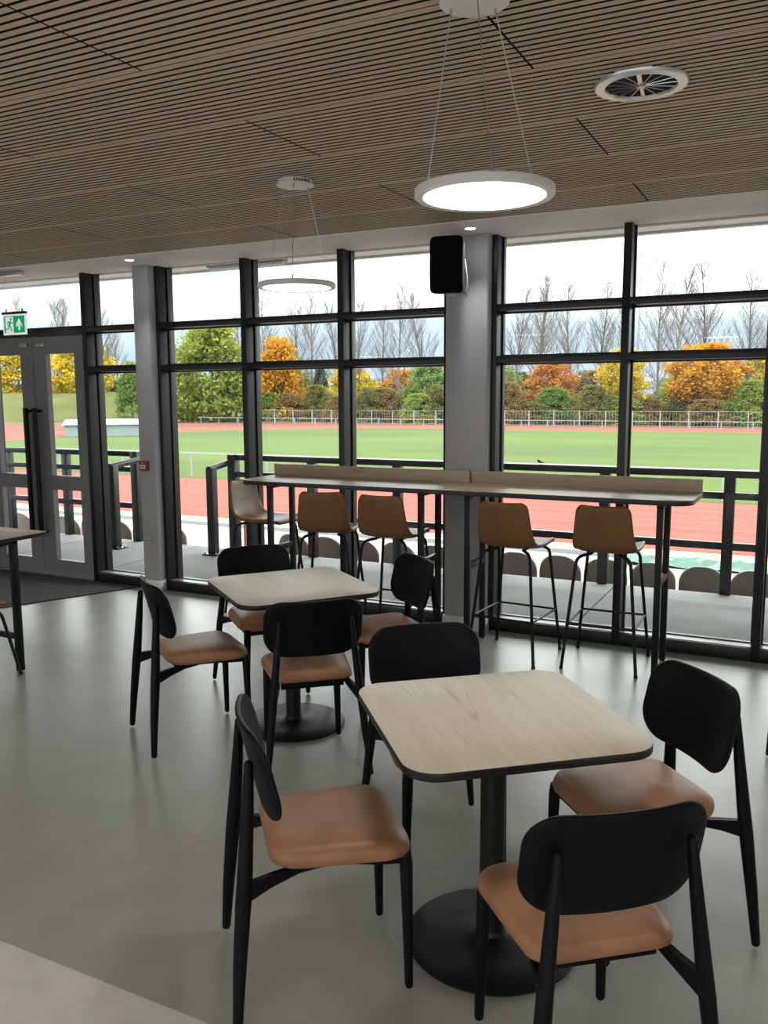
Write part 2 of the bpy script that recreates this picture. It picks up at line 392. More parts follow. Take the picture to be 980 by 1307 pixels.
# double door
d = thing('door_1', 'grey glazed double doors with tall black pull handles', 'door', (0, 0, 0)); d['kind'] = 'structure'
DY0, DY1 = 5.875, 5.93
bm = bmesh.new()
box(bm, -7.304, -7.262, DY0 - .005, DY1 + .02, 0, 2.28); box(bm, -6.028, -5.986, DY0 - .005, DY1 + .02, 0, 2.28); box(bm, -7.262, -6.028, DY0 - .005, DY1 + .02, 2.235, 2.28)
obj('door_frame', bm, M['door'], d, smooth=0)
obj('threshold', bx(-7.262, -6.028, DY0 - .01, DY1 + .05, 0.0075, .022), M['sill'], d, smooth=0)
for lx0, lx1, hx in ((-7.259, -6.648, -6.705), (-6.642, -6.031, -6.585)):
    bm = bmesh.new(); px0, px1 = lx0 + .145, lx1 - .105
    if hx > -6.65: px0, px1 = lx0 + .165, lx1 - .085
    else: px0, px1 = lx0 + .085, lx1 - .165
    box(bm, lx0, px0, DY0, DY1, .03, 2.23); box(bm, px1, lx1, DY0, DY1, .03, 2.23)
    box(bm, px0, px1, DY0, DY1, .03, .165); box(bm, px0, px1, DY0, DY1, .845, .98); box(bm, px0, px1, DY0, DY1, 2.12, 2.23)
    leaf = obj('door_leaf', bm, M['door'], d, smooth=0)
    for z0, z1 in ((.165, .845), (.98, 2.12)):
        obj('pane', bx(px0 - .004, px1 + .004, DY0 + .022, DY1 - .022, z0 - .004, z1 + .004), M['glass'], leaf, smooth=0)
    for s in (-1, 1):
        yy = DY0 - .07 if s < 0 else DY1 + .07
        ye = DY0 if s < 0 else DY1
        bm = bmesh.new()
        box(bm, hx - .021, hx + .021, yy - .014, yy + .014, .40, 1.62, bev=.002)
        for z in (.43, 1.59): box(bm, hx - .012, hx + .012, min(yy, ye), max(yy, ye), z - .012, z + .012)
        obj('door_handle', bm, M['black_metal'], leaf)
    cx = (lx0 + lx1) / 2 + (.18 if hx > -6.65 else .22) * (-1 if hx > -6.65 else 1)
    obj('door_closer', bx(cx - .05, cx + .05, DY0 - .03, DY0, 2.19, 2.225, bev=.004), M['steel'], leaf)
obj('lock_cylinder', tb([(-6.62, DY0 - .012, .93), (-6.62, DY0, .93)], .016, 14), M['steel'], d)

# columns with skirting
for (x0, x1), nm in (((-5.295, -5.118), 'slim pale grey column beside the entrance doors'), ((-2.396, -2.078), 'wide pale grey column carrying the loudspeaker')):
    c = thing('column', nm, 'column'); c['kind'] = 'structure'
    obj('shaft', bx(x0, x1, 5.775, 6.06, 0, ZC, bev=.012, seg=3), M['column'], c)
    obj('skirting', bx(x0 - .008, x1 + .010, 5.763, 5.855, 0, .10, bev=.004), M['white'], c)
struct(obj('trim_2', bx(-2.44, -2.396, WY, GY, 0, HEAD), M['frame'], smooth=0), 'dark jamb behind the column')

# ------------------------------------------------------------------ ceiling fittings
def pendant(x, y, zdisc, rad, label, led, zc=ZC, ro=(0, 0)):
    t = thing('pendant_light', label, 'light', (x, y, 0), 0, None)
    bm = bmesh.new(); lathe(bm, [(0, zc - .001), (.088, zc - .001), (.088, zc - .024), (.098, zc - .024), (.098, zc - .0275), (.095, zc - .029), (0, zc - .029)], 48, (ro[0], ro[1], 0))
    can = obj('ceiling_rose', bm, M['white'], t)
    bm = bmesh.new()
    for k in range(7):
        a = R(-60 + k * 9); box(bm, -.003, .003, -.0025, .0025, zc - .022, zc - .008, mtx=Matrix.Translation((ro[0], ro[1], 0)) @ Matrix.Rotation(a, 4, 'Z') @ Matrix.Translation((.0875, 0, 0)))
    obj('vent_slots', bm, M['dark'], can, smooth=0)
    w = .025 * rad / .2
    bm = bmesh.new(); lathe(bm, [(rad - w, zdisc - .012), (rad - .004, zdisc - .014), (rad, zdisc - .010), (rad, zdisc + .010), (rad - .004, zdisc + .014), (0, zdisc + .014), (0, zdisc + .010), (rad - w, zdisc + .004), (rad - w, zdisc - .012)], 72)
    ring = obj('ring', bm, M['white'], t)
    bm = bmesh.new(); lathe(bm, [(0, zdisc - .004), (rad - w, zdisc - .004), (rad - w, zdisc - .0075), (0, zdisc - .0085)], 72)
    obj('diffuser', bm, led, t)
    for k in range(3):
        a = R(56 + 120 * k); px, py = (rad - .012) * math.cos(a), (rad - .012) * math.sin(a)
        cx, cy2 = ro[0] + .072 * math.cos(a), ro[1] + .072 * math.sin(a)
        obj('suspension_cable', tb([(cx, cy2, zc - .03), (px, py, zdisc + .014)], .0016, 6), M['steel'], t)
        obj('cable_grip', tb([(px, py, zdisc + .012), (px, py, zdisc + .032)], .005, 8), M['chrome'], ring)
        obj('cable_grip', tb([(cx, cy2, zc - .029), (cx, cy2, zc - .05)], .004, 8), M['chrome'], can)
    return t
pendant(-.905, 2.475, 2.305, .205, 'round white pendant light glowing brightly above the nearest table', M['led'], ro=(-.01, -.07))
pendant(-2.487, 3.952, 2.295, .205, 'round white pendant light hanging in front of the window, the farther of two', M['led_dim'])

# unseen extra pendants, added behind and beside the camera to brighten the room
for i, (x, y) in enumerate(((1.6, 1.3), (1.9, -1.2), (-.7, -.9), (-3.4, .2), (-3.3, -2.6), (-5.9, .6), (-6.1, -2.3), (.4, -3.6), (3.6, .2), (-8.3, -.8))):
    pendant(x, y, 2.3, .205, 'unseen round white pendant light added over the rear of the cafe to brighten the room', M['led'])['group'] = 'unseen pendant lights added over the rear of the cafe'

t = thing('ceiling_diffuser', 'round steel swirl air diffuser set in the slatted ceiling', 'vent', (-.63, 3.35, ZC))
bm = bmesh.new(); lathe(bm, [(.124, -.004), (.128, -.012), (.161, -.010), (.166, -.002), (.166, .012), (.124, .012), (.124, -.004)], 64)
obj('rim', bm, M['steel'], t)
bm = bmesh.new(); lathe(bm, [(0, -.0025), (.13, -.0025), (.13, -.0005), (0, -.0005)], 48)
obj('back_plate', bm, M['dark'], t)
for k in range(16):
    mt_ = Matrix.Rotation(R(k * 22.5 + 6), 4, 'Z') @ Matrix.Translation((.074, 0, -.007)) @ Matrix.Rotation(R(18), 4, 'X')
    wv = .0075 if k % 8 == 4 else .0017
    obj('blade', bx(-.054, .054, -wv, wv, -.0012, .0012, mtx=mt_), M['steel'], t, smooth=0)
bm = bmesh.new(); lathe(bm, [(0, -.014), (.014, -.013), (.020, -.006), (.020, .002), (0, .002)], 24)
obj('hub', bm, M['steel'], t)

for x, y, lab in ((-2.13, 5.56, 'small lit round downlight in the white ceiling margin above the loudspeaker'), (-5.06, 5.50, 'small lit round downlight in the white ceiling margin above the slim column')):
    t = thing('downlight', lab, 'light', (x, y, ZC - .006))
    bm = bmesh.new(); lathe(bm, [(.034, -.001), (.036, -.005), (.045, -.004), (.047, 0), (.034, 0), (.034, -.001)], 32)
    obj('bezel', bm, M['white'], t)
    bm = bmesh.new(); lathe(bm, [(0, -.003), (.034, -.002), (.034, -.0005), (0, -.0005)], 32)
    obj('lens', bm, M['spot'], t)
    l = bpy.data.lights.new('downlight_lamp', 'SPOT'); l.energy = 9; l.spot_size = R(75); l.spot_blend = .8; l.shadow_soft_size = .04; l.color = (1, .98, .95)
    lo = bpy.data.objects.new('downlight_lamp', l); C.objects.link(lo); lo.parent = t; lo.location = (0, 0, -.02)

# exit sign on two wires
t = thing('exit_sign', 'green and white running man exit sign hanging above the doors', 'sign', (-6.42, 5.5, 0))
obj('ceiling_bracket', bx(-.17, .12, -.03, .03, ZC - .045, ZC - .007, bev=.004), M['steel'], t)
obj('top_rail', bx(-.148, .148, -.014, .014, 2.452, 2.474, bev=.002), M['speaker_case'], t)
for x in (-.10, .10):
    obj('wire', tb([(x, 0, 2.48), (x, 0, ZC - .045)], .0012, 6), M['steel'], t)
    obj('wire_clip', tb([(x, 0, 2.472), (x, 0, 2.50)], .006, 8), M['speaker_case'], t)
pnl = obj('panel', bx(-.145, .145, -.005, .005, 2.272, 2.452), M['exit_white'], t, smooth=0)
def flat(polys, y0, y1):
    bm = bmesh.new()
    for p in polys:
        a = [bm.verts.new((x, y0, z)) for x, z in p]; b = [bm.verts.new((x, y1, z)) for x, z in p]
        bm.faces.new(a); bm.faces.new(b[::-1])
        for i in range(len(p)): bm.faces.new((a[i], a[(i + 1) % len(p)], b[(i + 1) % len(p)], b[i]))
    return bm
obj('green_field', flat([[(-.012, 2.29), (.128, 2.29), (.128, 2.437), (-.012, 2.437)], [(-.128, 2.29), (-.112, 2.29), (-.112, 2.437), (-.128, 2.437)], [(-.112, 2.43), (-.012, 2.43), (-.012, 2.437), (-.112, 2.437)]], -.0065, -.005), M['green'], pnl, smooth=0)
obj('arrow', flat([[(.05, 2.31), (.072, 2.31), (.072, 2.37), (.05, 2.37)], [(.061, 2.415), (.061, 2.378), (.098, 2.336), (.098, 2.362)], [(.061, 2.415), (.061, 2.378), (.024, 2.336), (.024, 2.362)]], -.008, -.0066), M['exit_white'], pnl, smooth=0)
def limb(x0, z0, x1, z1, w):
    dx, dz = x1 - x0, z1 - z0; l = math.hypot(dx, dz); nx, nz = -dz / l * w, dx / l * w
    return [(x0 + nx, z0 + nz), (x0 - nx, z0 - nz), (x1 - nx, z1 - nz), (x1 + nx, z1 + nz)]
head = [(-.042 + .010 * math.cos(a * PI / 6), 2.408 + .010 * math.sin(a * PI / 6)) for a in range(12)]
man = [head, limb(-.05, 2.392, -.066, 2.352, .010), limb(-.05, 2.389, -.034, 2.372, .0045), limb(-.034, 2.372, -.018, 2.378, .004), limb(-.052, 2.39, -.078, 2.386, .0045), limb(-.078, 2.386, -.088, 2.364, .004),
       limb(-.066, 2.354, -.044, 2.335, .006), limb(-.044, 2.335, -.036, 2.300, .005), limb(-.068, 2.354, -.078, 2.326, .006), limb(-.078, 2.326, -.108, 2.322, .005)]
obj('running_man', flat(man, -.0075, -.0051), M['green'], pnl, smooth=0)

# loudspeaker on its bracket
t = thing('loudspeaker', 'black curved loudspeaker bracketed high on the wide column', 'speaker', (-2.255, 5.45, 2.582), R(10))
def spk(u, v, w, s):
    taper = 1 - .18 * (w / .21 if w > 0 else 0)
    z = v * (1 - .10 * max(0, w) / .21) - .0
    bulge = .02 * (1 - (u / .12) ** 2) + .018 * (1 - (v / .19) ** 2)
    return (u * taper, w - (bulge if w < .03 else 0) * 1., z)
ol = rrect(.113, .187, .03, 5)
bm = bmesh.new(); slab(bm, ol, [(.3, .21), (.6, .21), (.9, .21), (.98, .205), (1, .19), (1, .10), (1, .02), (.99, .018), (.6, .018), (.3, .018)], spk)
obj('cabinet', bm, M['speaker_case'], t)
bm = bmesh.new(); slab(bm, ol, [(.3, .02), (.6, .02), (.9, .02), (.995, .02), (.995, .008), (.98, .0), (.9, 0), (.75, 0), (.6, 0), (.45, 0), (.3, 0), (.15, 0)], spk)
obj('grille', bm, M['speaker'], t)
bm = bmesh.new(); box(bm, -.02, .02, .17, .212, -.03, .03); tube(bm, [(.0, .16, -.1), (.05, .17, -.15), (.10, .16, -.19), (.108, .14, -.16)], .008, 8); box(bm, -.03, .03, .155, .175, -.19, .19); box(bm, -.045, .045, .20, .33, -.025, .025)
obj('wall_bracket', bm, M['steel'], t)
obj('cable', tb([(.06, .12, .10), (.10, .13, .05), (.115, .13, -.06), (.12, .12, -.13), (.10, .13, -.165), (.06, .14, -.17)], .0035, 6), M['white'], t)

# call point and switch plate on the slim column
t = thing('fire_call_point', 'small red fire alarm call point on the slim column', 'alarm', (-5.228, 5.775, 1.122))
obj('housing', bx(-.045, .045, -.035, 0, -.045, .045, bev=.006), M['red'], t)
obj('label_plate', bx(-.03, .03, -.0375, -.035, -.026, .008), M['label'], t, smooth=0)
bm = bmesh.new()
for k in range(5): box(bm, -.022 + k * .009, -.016 + k * .009, -.0385, -.0375, -.014, -.004)
obj('printed_mark', bm, M['dark'], t, smooth=0)
bm = bmesh.new(); lathe(bm, [(0, 0), (.006, 0), (.006, .002), (0, .002)], 12)
obj('test_key', bm, M['label'], t).matrix_local = Matrix.Translation((0, -.0355, .026)) @ Matrix.Rotation(R(90), 4, 'X')
t = thing('socket_plate', 'white double socket plate low on the slim column', 'socket', (-5.232, 5.775, .462))
obj('plate', bx(-.045, .045, -.010, 0, -.045, .045, bev=.003), M['column'], t)
for dx in (-.02, .02): obj('socket_hole', bx(dx - .004, dx + .004, -.0108, -.0098, -.012, .0), M['dark'], t, smooth=0)

# ------------------------------------------------------------------ dining table
def table_top(name, a, b, r, t, z, wood, parent, edge_mat):
    """laminate board with a black edge band; both faces in one part, band as sub-part"""
    ol = rrect(a, b, r, 8)
    bm = bmesh.new(); slab(bm, ol, [(.5, z), (.99, z), (.9965, z - .001), (.9965, z - t + .001), (.99, z - t), (.5, z - t)], lambda u, v, w, s: (u, v, w))
    top = obj(name, bm, wood, parent)
    for p in top.data.polygons:
        pass
    bm = bmesh.new(); n = len(ol); rings = []
    for s, w in ((.9964, z - .0012), (1, z - .003), (1, z - t + .003), (.9964, z - t + .0008)):
        rings.append([bm.verts.new((u * s, v * s, w)) for u, v in ol])
    rings.append([bm.verts.new((u * .985, v * .985, z - t - .0006)) for u, v in ol])
    for A, B in zip(rings, rings[1:]):
        for k in range(n): bm.faces.new((A[k], A[(k + 1) % n], B[(k + 1) % n], B[k]))
    bm.faces.new(rings[-1])
    obj('edge_band', bm, edge_mat, top)
    return top

def make_table(label, loc, rz):
    t = thing('cafe_table', label, 'table', loc, rz, 'square pedestal cafe tables')
    table_top('tabletop', .366, .366, .095, .026, .75, M['oak'], t, M['edge'])
    bm = bmesh.new(); lathe(bm, [(.039, .03), (.039, .70)], 32)
    obj('pedestal', bm, M['black_metal'], t)
    bm = bmesh.new(); lathe(bm, [(0, .001), (.262, .001), (.268, .004), (.270, .010), (.262, .016), (.15, .021), (.06, .027), (.045, .034), (.040, .046), (0, .046)], 72)
    obj('base', bm, M['black_metal'], t)
    bm = bmesh.new(); lathe(bm, [(0, .692), (.06, .692), (.06, .70), (0, .70)], 24)
    for k in range(2): box(bm, -.24, .24, -.02, .02, .699, .722, mtx=Matrix.Rotation(R(45 + 90 * k), 4, 'Z'))
    obj('spider_bracket', bm, M['black_metal'], t)
    return t
T1 = make_table('square pale oak topped pedestal table nearest the camera', (-.83, 2.405, 0), R(40))
T2 = dup(T1, (-2.383, 3.68, 0), R(52), 'square pale oak topped pedestal table behind, nearer the windows')

# ------------------------------------------------------------------ dining chair
def back_map(u, v, w, s):
    z = .685 + v * .985; yc = -.232 - (z - .685) * .24
    return (u, yc + .85 * u * u - w, z)
def seat_map(u, v, w, s):
    k = 1 + .09 * (v / .21)                                  # a little wider at the front
    dome = .014 * (1 - min(1, s) ** 3) if w > 0 else 0
    return (u * k, v + .005, .446 + w + dome + .05 * u * u * 0 - .010 * max(0, (v - .12) / .09) ** 2 + .012 * max(0, (-v - .1) / .1) ** 2)
def make_chair(label):
    t = thing('dining_chair', label, 'chair', (0, 0, 0), 0, 'black dining chairs with tan seats')
    ol = rrect(.198, .205, (.085, .085, .06, .06), 7)
    bm = bmesh.new(); slab(bm, ol, [(.15, .025), (.3, .025), (.45, .025), (.6, .025), (.75, .024), (.86, .022), (.94, .017), (.98, .008), (1, -.008), (.99, -.022), (.96, -.027), (.9, -.028), (.7, -.028), (.3, -.028)], seat_map)
    seat = obj('seat', bm, M['leather'], t, smooth=60)
    bm = bmesh.new(); slab(bm, rrect(.135, .14, .05, 5), [(.5, .0), (1, .0), (1, -.010), (.5, -.010)], lambda u, v, w, s: (u, v, .419 + w))
    obj('seat_board', bm, M['black_wood'], seat)
    ol = rrect(.226, .137, (.085, .085, .105, .105), 8)
    bm = bmesh.new(); slab(bm, ol, plate_prof(.017, .035), back_map)
    obj('backrest', bm, M['black_wood'], t, smooth=50)
    for s in (-1, 1):
        obj('front_leg', tb([(s * .182, .194, .004), (s * .178, .191, .2), (s * .173, .188, .385), (s * .170, .186, .424)], [.0135, .0165, .0205, .019], 14, sx=1., sy=.92, round_end=(True, False)), M['black_wood'], t)
        P = [(s * .237, -.305, .004), (s * .218, -.293, .18), (s * .200, -.277, .36), (s * .191, -.270, .44), (s * .174, -.258, .60), (s * .160, -.2495, .742)]
        obj('rear_leg', tb(P, [.0135, .018, .0215, .0205, .017, .0125], 14, sx=.9, sy=1.05, round_end=(True, True)), M['black_wood'], t)
        bm = bmesh.new(); n = 7; A = []
        for i in range(n):
            q = i / (n - 1)
            y = -.272 + q * (.186 + .272); x = s * (.196 + (.168 - .196) * q - .032 * math.sin(PI * min(1, q * 1.15)))
            zt = .408 + .013 * min(1, q * 2.4); zb = .352 + .054 * math.sin(min(1, q * 2.) * PI / 2) - .014 * max(0, q - .6) / .4
            A.append([bm.verts.new((x - .010, y, zb)), bm.verts.new((x + .010, y, zb)), bm.verts.new((x + .010, y, zt)), bm.verts.new((x - .010, y, zt))])
        for a, b in zip(A, A[1:]):
            for k in range(4): bm.faces.new((a[k], a[(k + 1) % 4], b[(k + 1) % 4], b[k]))
        bm.faces.new(A[0]); bm.faces.new(A[-1][::-1])
        obj('side_rail', bm, M['black_wood'], t, smooth=30)
    obj('front_rail', bx(-.156, .156, .166, .186, .386, .418, bev=.003), M['black_wood'], t)
    obj('rear_rail', bx(-.146, .146, -.15, -.13, .385, .418, bev=.003), M['black_wood'], t)
    return t
ch = make_chair('black dining chair turned away from camera at the near table')
ch.location = (-.476, 2.012, 0); ch.rotation_euler = (0, 0, R(39))
CH = [((-1.233, 2.093), -49.4, 'black dining chair with tan seat in profile, left side of the near table'),
      ((-.458, 2.697), 133, 'black dining chair facing left at the near table, by the right edge'),
      ((-1.19, 2.83), 220, 'black dining chair behind the near table, its seat hidden under the tabletop'),
      ((-2.754, 3.383), -35, 'black dining chair with tan seat in profile, left of the far table'),
      ((-2.099, 3.372), 40.6, 'black dining chair turned away from camera in front of the far table'),
      ((-2.815, 4.07), 233, 'black dining chair behind the far table, in front of the end bar stool'),
      ((-2.095, 4.13), 142, 'black dining chair facing left at the far table, in front of the wide column')]
for (x, y), a, lab in CH: dup(ch, (x, y, 0), R(a), lab)
dup(ch, (.195, 4.541, 0), R(-90), 'black dining chair of which one leg shows at the right edge')

# ------------------------------------------------------------------ bar tables
def make_bar(label, x0, x1, rounds):
    xm = (x0 + x1) / 2; L = x1 - x0
    t = thing('bar_table', label, 'bar table', (xm, 5.47, 0), 0, 'long oak bar tables at the window')
    a = L / 2; Dp = .262
    ol = rrect(a, Dp, rounds, 8); z, th = 1.10, .032
    bm = bmesh.new(); slab(bm, ol, [(.5, z), (.995, z), (.9985, z - .001), (.9985, z - th + .001), (.995, z - th), (.5, z - th)], lambda u, v, w, s: (u, v, w))
    top = obj('bar_top', bm, M['oak_bar'], t)
    bm = bmesh.new(); n = len(ol); rings = []
    for s, w in ((.9984, z - .0015), (1, z - .003), (1, z - th + .003), (.998, z - th + .0005), (.99, z - th - .0006)): rings.append([bm.verts.new((u * s, v * s, w)) for u, v in ol])
    for A, B in zip(rings, rings[1:]):
        for k in range(n): bm.faces.new((A[k], A[(k + 1) % n], B[(k + 1) % n], B[k]))
    bm.faces.new(rings[-1]); obj('edge_band', bm, M['edge'], top)
    obj('upstand', bx(-a + .02 if rounds[1] == 0 and x0 > -3 else -a, a, Dp - .022, Dp, z + .0005, z + .086, bev=.0015), M['oak_bar'], t)
    for fx in (-a + .22, a - .20) if x0 < -3 else (-a + .14, a - .19):
        f = bmesh.new(); box(f, fx - .02, fx + .02, -.17, .17, z - th - .03, z - th - .001, bev=.002)
        fr = obj('leg_frame', f, M['black_metal'], t)
        for y in (-.15, .15):
            obj('leg', bx(fx - .019, fx + .019, y - .019, y + .019, .012, z - th - .029, bev=.003), M['black_metal'], fr)
            bm = bmesh.new(); lathe(bm, [(0, .0005), (.017, .0005), (.017, .006), (.006, .008), (.006, .014), (0, .014)], 16, (fx, y, 0))
            obj('levelling_foot', bm, M['chrome'], fr)
        obj('crossbar', bx(fx - .016, fx + .016, -.15, .15, .555, .595, bev=.002), M['black_metal'], fr)
    return t
make_bar('left half of the long oak bar table along the windows', -3.836, -2.18, (0, 0, .12, 0))
make_bar('right half of the long oak bar table along the windows', -2.178, -.612, (0, 0, 0, .12))

# ------------------------------------------------------------------ bar stools and shell chairs
PROF = [(-.236, 1.048), (-.226, .99), (-.212, .93), (-.196, .87), (-.178, .815), (-.15, .775), (-.11, .752), (-.05, .742), (.03, .738), (.11, .742), (.17, .750), (.215, .752), (.245, .742), (.256, .730)]
def make_profile(dz):
    P = [Vector((0, y, z + dz)) for y, z in PROF]; d = [0]
    for a, b in zip(P, P[1:]): d.append(d[-1] + (b - a).length)
    return P, d
def shell_mesh(dz, th):
    P, D = make_profile(dz); T = D[-1]; h = T / 2
    def mapf(u, v, w, s):
        q = min(max(v + h, 0), T); i = 0
        while i < len(D) - 2 and D[i + 1] < q: i += 1
        f = (q - D[i]) / (D[i + 1] - D[i]); p = P[i].lerp(P[i + 1], f)
        # tangent smoothed
        a = P[max(i - 1, 0)]; b = P[min(i + 2, len(P) - 1)]; tn = (b - a).normalized(); nrm = Vector((0, -tn.z, tn.y))
        if nrm.z < 0 and q > T * .6: nrm = -nrm
        wid = .163 + (.197 - .163) * min(1, q / (T * .42)) if q < T * .42 else .197 + .004 * math.sin((q / T - .42) * PI / .58)
        k = wid / .2
        lift = .018 * (abs(u) / .2) ** 3 * (1 if .3 < q / T < .93 else .4)
        # back cups slightly forward at the sides
        cup = Vector((0, 1, 0)) * .035 * (u / .2) ** 2 * max(0, 1 - q / (T * .5))
        return p + Vector((u * k, 0, 0)) + nrm * w + Vector((0, 0, lift)) + cup
    ol = rrect(.2, h, (.07, .07, .055, .055), 7)
    bm = bmesh.new()
    t2 = th / 2
    prof = [(.12, t2), (.24, t2), (.36, t2), (.48, t2), (.6, t2), (.72, t2), (.82, t2), (.9, t2), (.96, t2), (.985, t2 * .7), (1, 0), (.985, -t2 * .7), (.96, -t2), (.9, -t2), (.82, -t2), (.72, -t2), (.6, -t2), (.48, -t2), (.36, -t2), (.24, -t2), (.12, -t2)]
    slab(bm, ol, prof, mapf)
    return bm
def seam_mesh(dz, frac, off):
    P, D = make_profile(dz); q = D[-1] * frac; i = 0
    while D[i + 1] < q: i += 1
    p = P[i].lerp(P[i + 1], (q - D[i]) / (D[i + 1] - D[i]))
    tn = (P[i + 1] - P[i]).normalized(); nr = Vector((0, -tn.z, tn.y))
    pts = []
    for k in range(9):
        u = -.165 + .33 * k / 8
        cup = .035 * (u / .185) ** 2 * max(0, 1 - frac / .5)
        pts.append(p + Vector((u, cup, 0)) + nr * off)
    return tb(pts, .0028, 6)
def bent(pts, r, k=5):
    """polyline with filleted corners"""
    P = [Vector(p) for p in pts]; out = [P[0]]
    for a, b, c in zip(P, P[1:], P[2:]):
        d1 = (a - b).normalized(); d2 = (c - b).normalized(); rr = min(r, (a - b).length * .45, (c - b).length * .45)
        for i in range(k + 1):
            q = i / k; A = b + d1 * rr; B = b + d2 * rr
            out.append(A * (1 - q) ** 2 + b * 2 * q * (1 - q) + B * q * q)
    return out + [P[-1]]
def make_stool(label, dz=0.0, name='bar_stool', cat='bar stool', group='tan shell bar stools'):
    t = thing(name, label, cat, (0, 0, 0), 0, group)
    sh = obj('shell', shell_mesh(dz, .026), M['shell_tan'], t, smooth=60)
    zs = .722 + dz
    # two bent tube legs per side: rear and front joined under the seat
    for s in (-1, 1):
        for fy, fx, nm, ins in ((-.225, .230, 'rear_leg', -.075), (.259, .233, 'front_leg', .15)):
            obj(nm, tb(bent([(s * fx, fy, .006), (s * .165, ins - (.075 if fy < 0 else -.045), zs - .012), (s * .09, ins, zs + .003)], .05), .0105, 10), M['black_metal'], t)
            bm = bmesh.new(); lathe(bm, [(0, .0005), (.0125, .0005), (.013, .012), (0, .012)], 12, (s * fx, fy, 0))
            obj('foot_cap', bm, M['dark'], t)
    zr = .285 if dz > -.1 else None
    if zr:
        q = zr / .71
        def at(s, fy, fx, ins): return Vector((s * (fx + (.165 - fx) * q), fy + ((ins - (.075 if fy < 0 else -.045)) - fy) * q, zr))
        A = [at(-1, -.225, .230, -.075), at(1, -.225, .230, -.075), at(1, .259, .233, .15), at(-1, .259, .233, .15)]
        bm = bmesh.new()
        for i in range(4): tube(bm, [A[i], A[(i + 1) % 4]], .0075, 8)
        obj('foot_ring', bm, M['black_metal'], t)
    obj('seam', seam_mesh(dz, .22, .0125), M['shell_tan'], sh)
    bm = bmesh.new()
    tube(bm, [(-.09, -.078, zs + .004), (-.09, .152, zs + .004)], .009, 8); tube(bm, [(.09, -.078, zs + .004), (.09, .152, zs + .004)], .009, 8)
    obj('under_frame', bm, M['black_metal'], t)
    return t
st = make_stool('tan shell bar stool at the right end of the bar table')
st.location = (-1.129, 5.432, 0); st.rotation_euler = (0, 0, R(1.2))
for (x, y), a, lab in [((-1.721, 5.358), -4.6, 'tan shell bar stool just right of the wide column, back to camera'),
                       ((-2.622, 5.374), 1.2, 'tan shell bar stool just left of the wide column, back to camera'),
                       ((-3.15, 5.386), 16, 'tan shell bar stool, back to camera, second from left end of bar'),
                       ((-3.913, 5.655), -92, 'tan shell bar stool turned sideways at the left end of the bar')]:
    dup(st, (x, y, 0), R(a), lab)

# table and chair cut by the left edge
t = thing('side_table', 'pale oak topped black framed table cut off by the left edge', 'table', (-5.05, 3.52, 0))
table_top('tabletop', .70, .37, .03, .026, .868, M['oak_bar'], t, M['edge'])
for sx in (-1, 1):
    for yy in (-.25, .15):
        obj('leg', bx(sx * .63 - .02, sx * .63 + .02, yy - .02, yy + .02, .004, .842, bev=.003), M['black_metal'], t)
obj('top_frame', bx(-.65, .65, -.27, .17, .815, .841, bev=.002), M['black_metal'], t)
for yy in (-.25, .15): obj('foot_rail', bx(-.63, .63, yy - .014, yy + .014, .205, .24, bev=.002), M['black_metal'], t)
sc_ = make_stool('tube legged tan shell chair at the table cut off by the left edge', -.30, 'shell_chair', 'chair', None)
if 'group' in sc_: del sc_['group']
sc_.location = (-4.575, 3.345, 0); sc_.rotation_euler = (0, 0, R(4))

# ------------------------------------------------------------------ outside: terrace, balustrade, seats
GZ = -1.8
bm = bmesh.new()
xs = [-22, -18.3, -15.3, -12.3, -9.4, -7.9, -6.35, -4.75, -3.15, -1.55, .05, 1.65, 3.25, 6.3, 9.4, 14]
for a, b in zip(xs, xs[1:]): box(bm, a + .009, b - .009, 6.06, 7.87, -.3, -.012)
box(bm, -22, 14, 6.06, 7.87, -.32, -.03)
struct(obj('terrace', bm, M['concrete'], smooth=0), 'grey concrete slabs of the terrace outside the windows')
bm = bmesh.new()
box(bm, -22, -7.2, 7.87, 8.95, -1.8, -.38); box(bm, -5.95, 14, 7.87, 8.95, -1.8, -.38)
box(bm, -22, -7.2, 8.95, 9.9, -1.8, -.8); box(bm, -5.95, 14, 8.95, 9.9, -1.8, -.8)
box(bm, -22, -7.2, 9.9, 10.8, -1.8, -1.2); box(bm, -5.95, 14, 9.9, 10.8, -1.8, -1.2)
for k in range(9): box(bm, -7.2, -5.95, 7.87 + k * .3, 8.17 + k * .3, -1.8, -.19 - k * .18)
struct(obj('stand_terracing', bm, M['apron'], smooth=0), 'stepped concrete terracing under the spectator seats')

def balustrade(label, x0, x1, posts, endside):
    t = thing('balustrade', label, 'railing', (0, 7.85, 0))
    for x in posts:
        obj('post', bx(x - .045, x + .045, -.02, .06, -.3, 1.03, bev=.003), M['frame'], t)
    obj('top_rail', bx(x0, x1, -.035, .035, 1.012, 1.074, bev=.004), M['frame'], t)
    obj('mid_rail', bx(x0, x1, -.025, .02, .825, .885, bev=.003), M['frame'], t)
    obj('lower_rail', bx(x0, x1, -.025, .02, .385, .45, bev=.003), M['frame'], t)
    ex = x0 if endside < 0 else x1
    obj('end_post', bx(ex - .05, ex + .05, -.05, .05, -.01, 1.074, bev=.003), M['frame'], t)
    return t
balustrade('dark steel balustrade on the terrace to the right of the steps', -5.82, 4.0, [-4.8, -3.78, -2.72, -1.68, -.62, .5, 1.6, 2.7, 3.8], -1)
balustrade('dark steel balustrade on the terrace behind the entrance doors', -16, -7.25, [-8.42, -9.45, -10.5, -11.6, -12.7, -13.8, -14.9], 1)
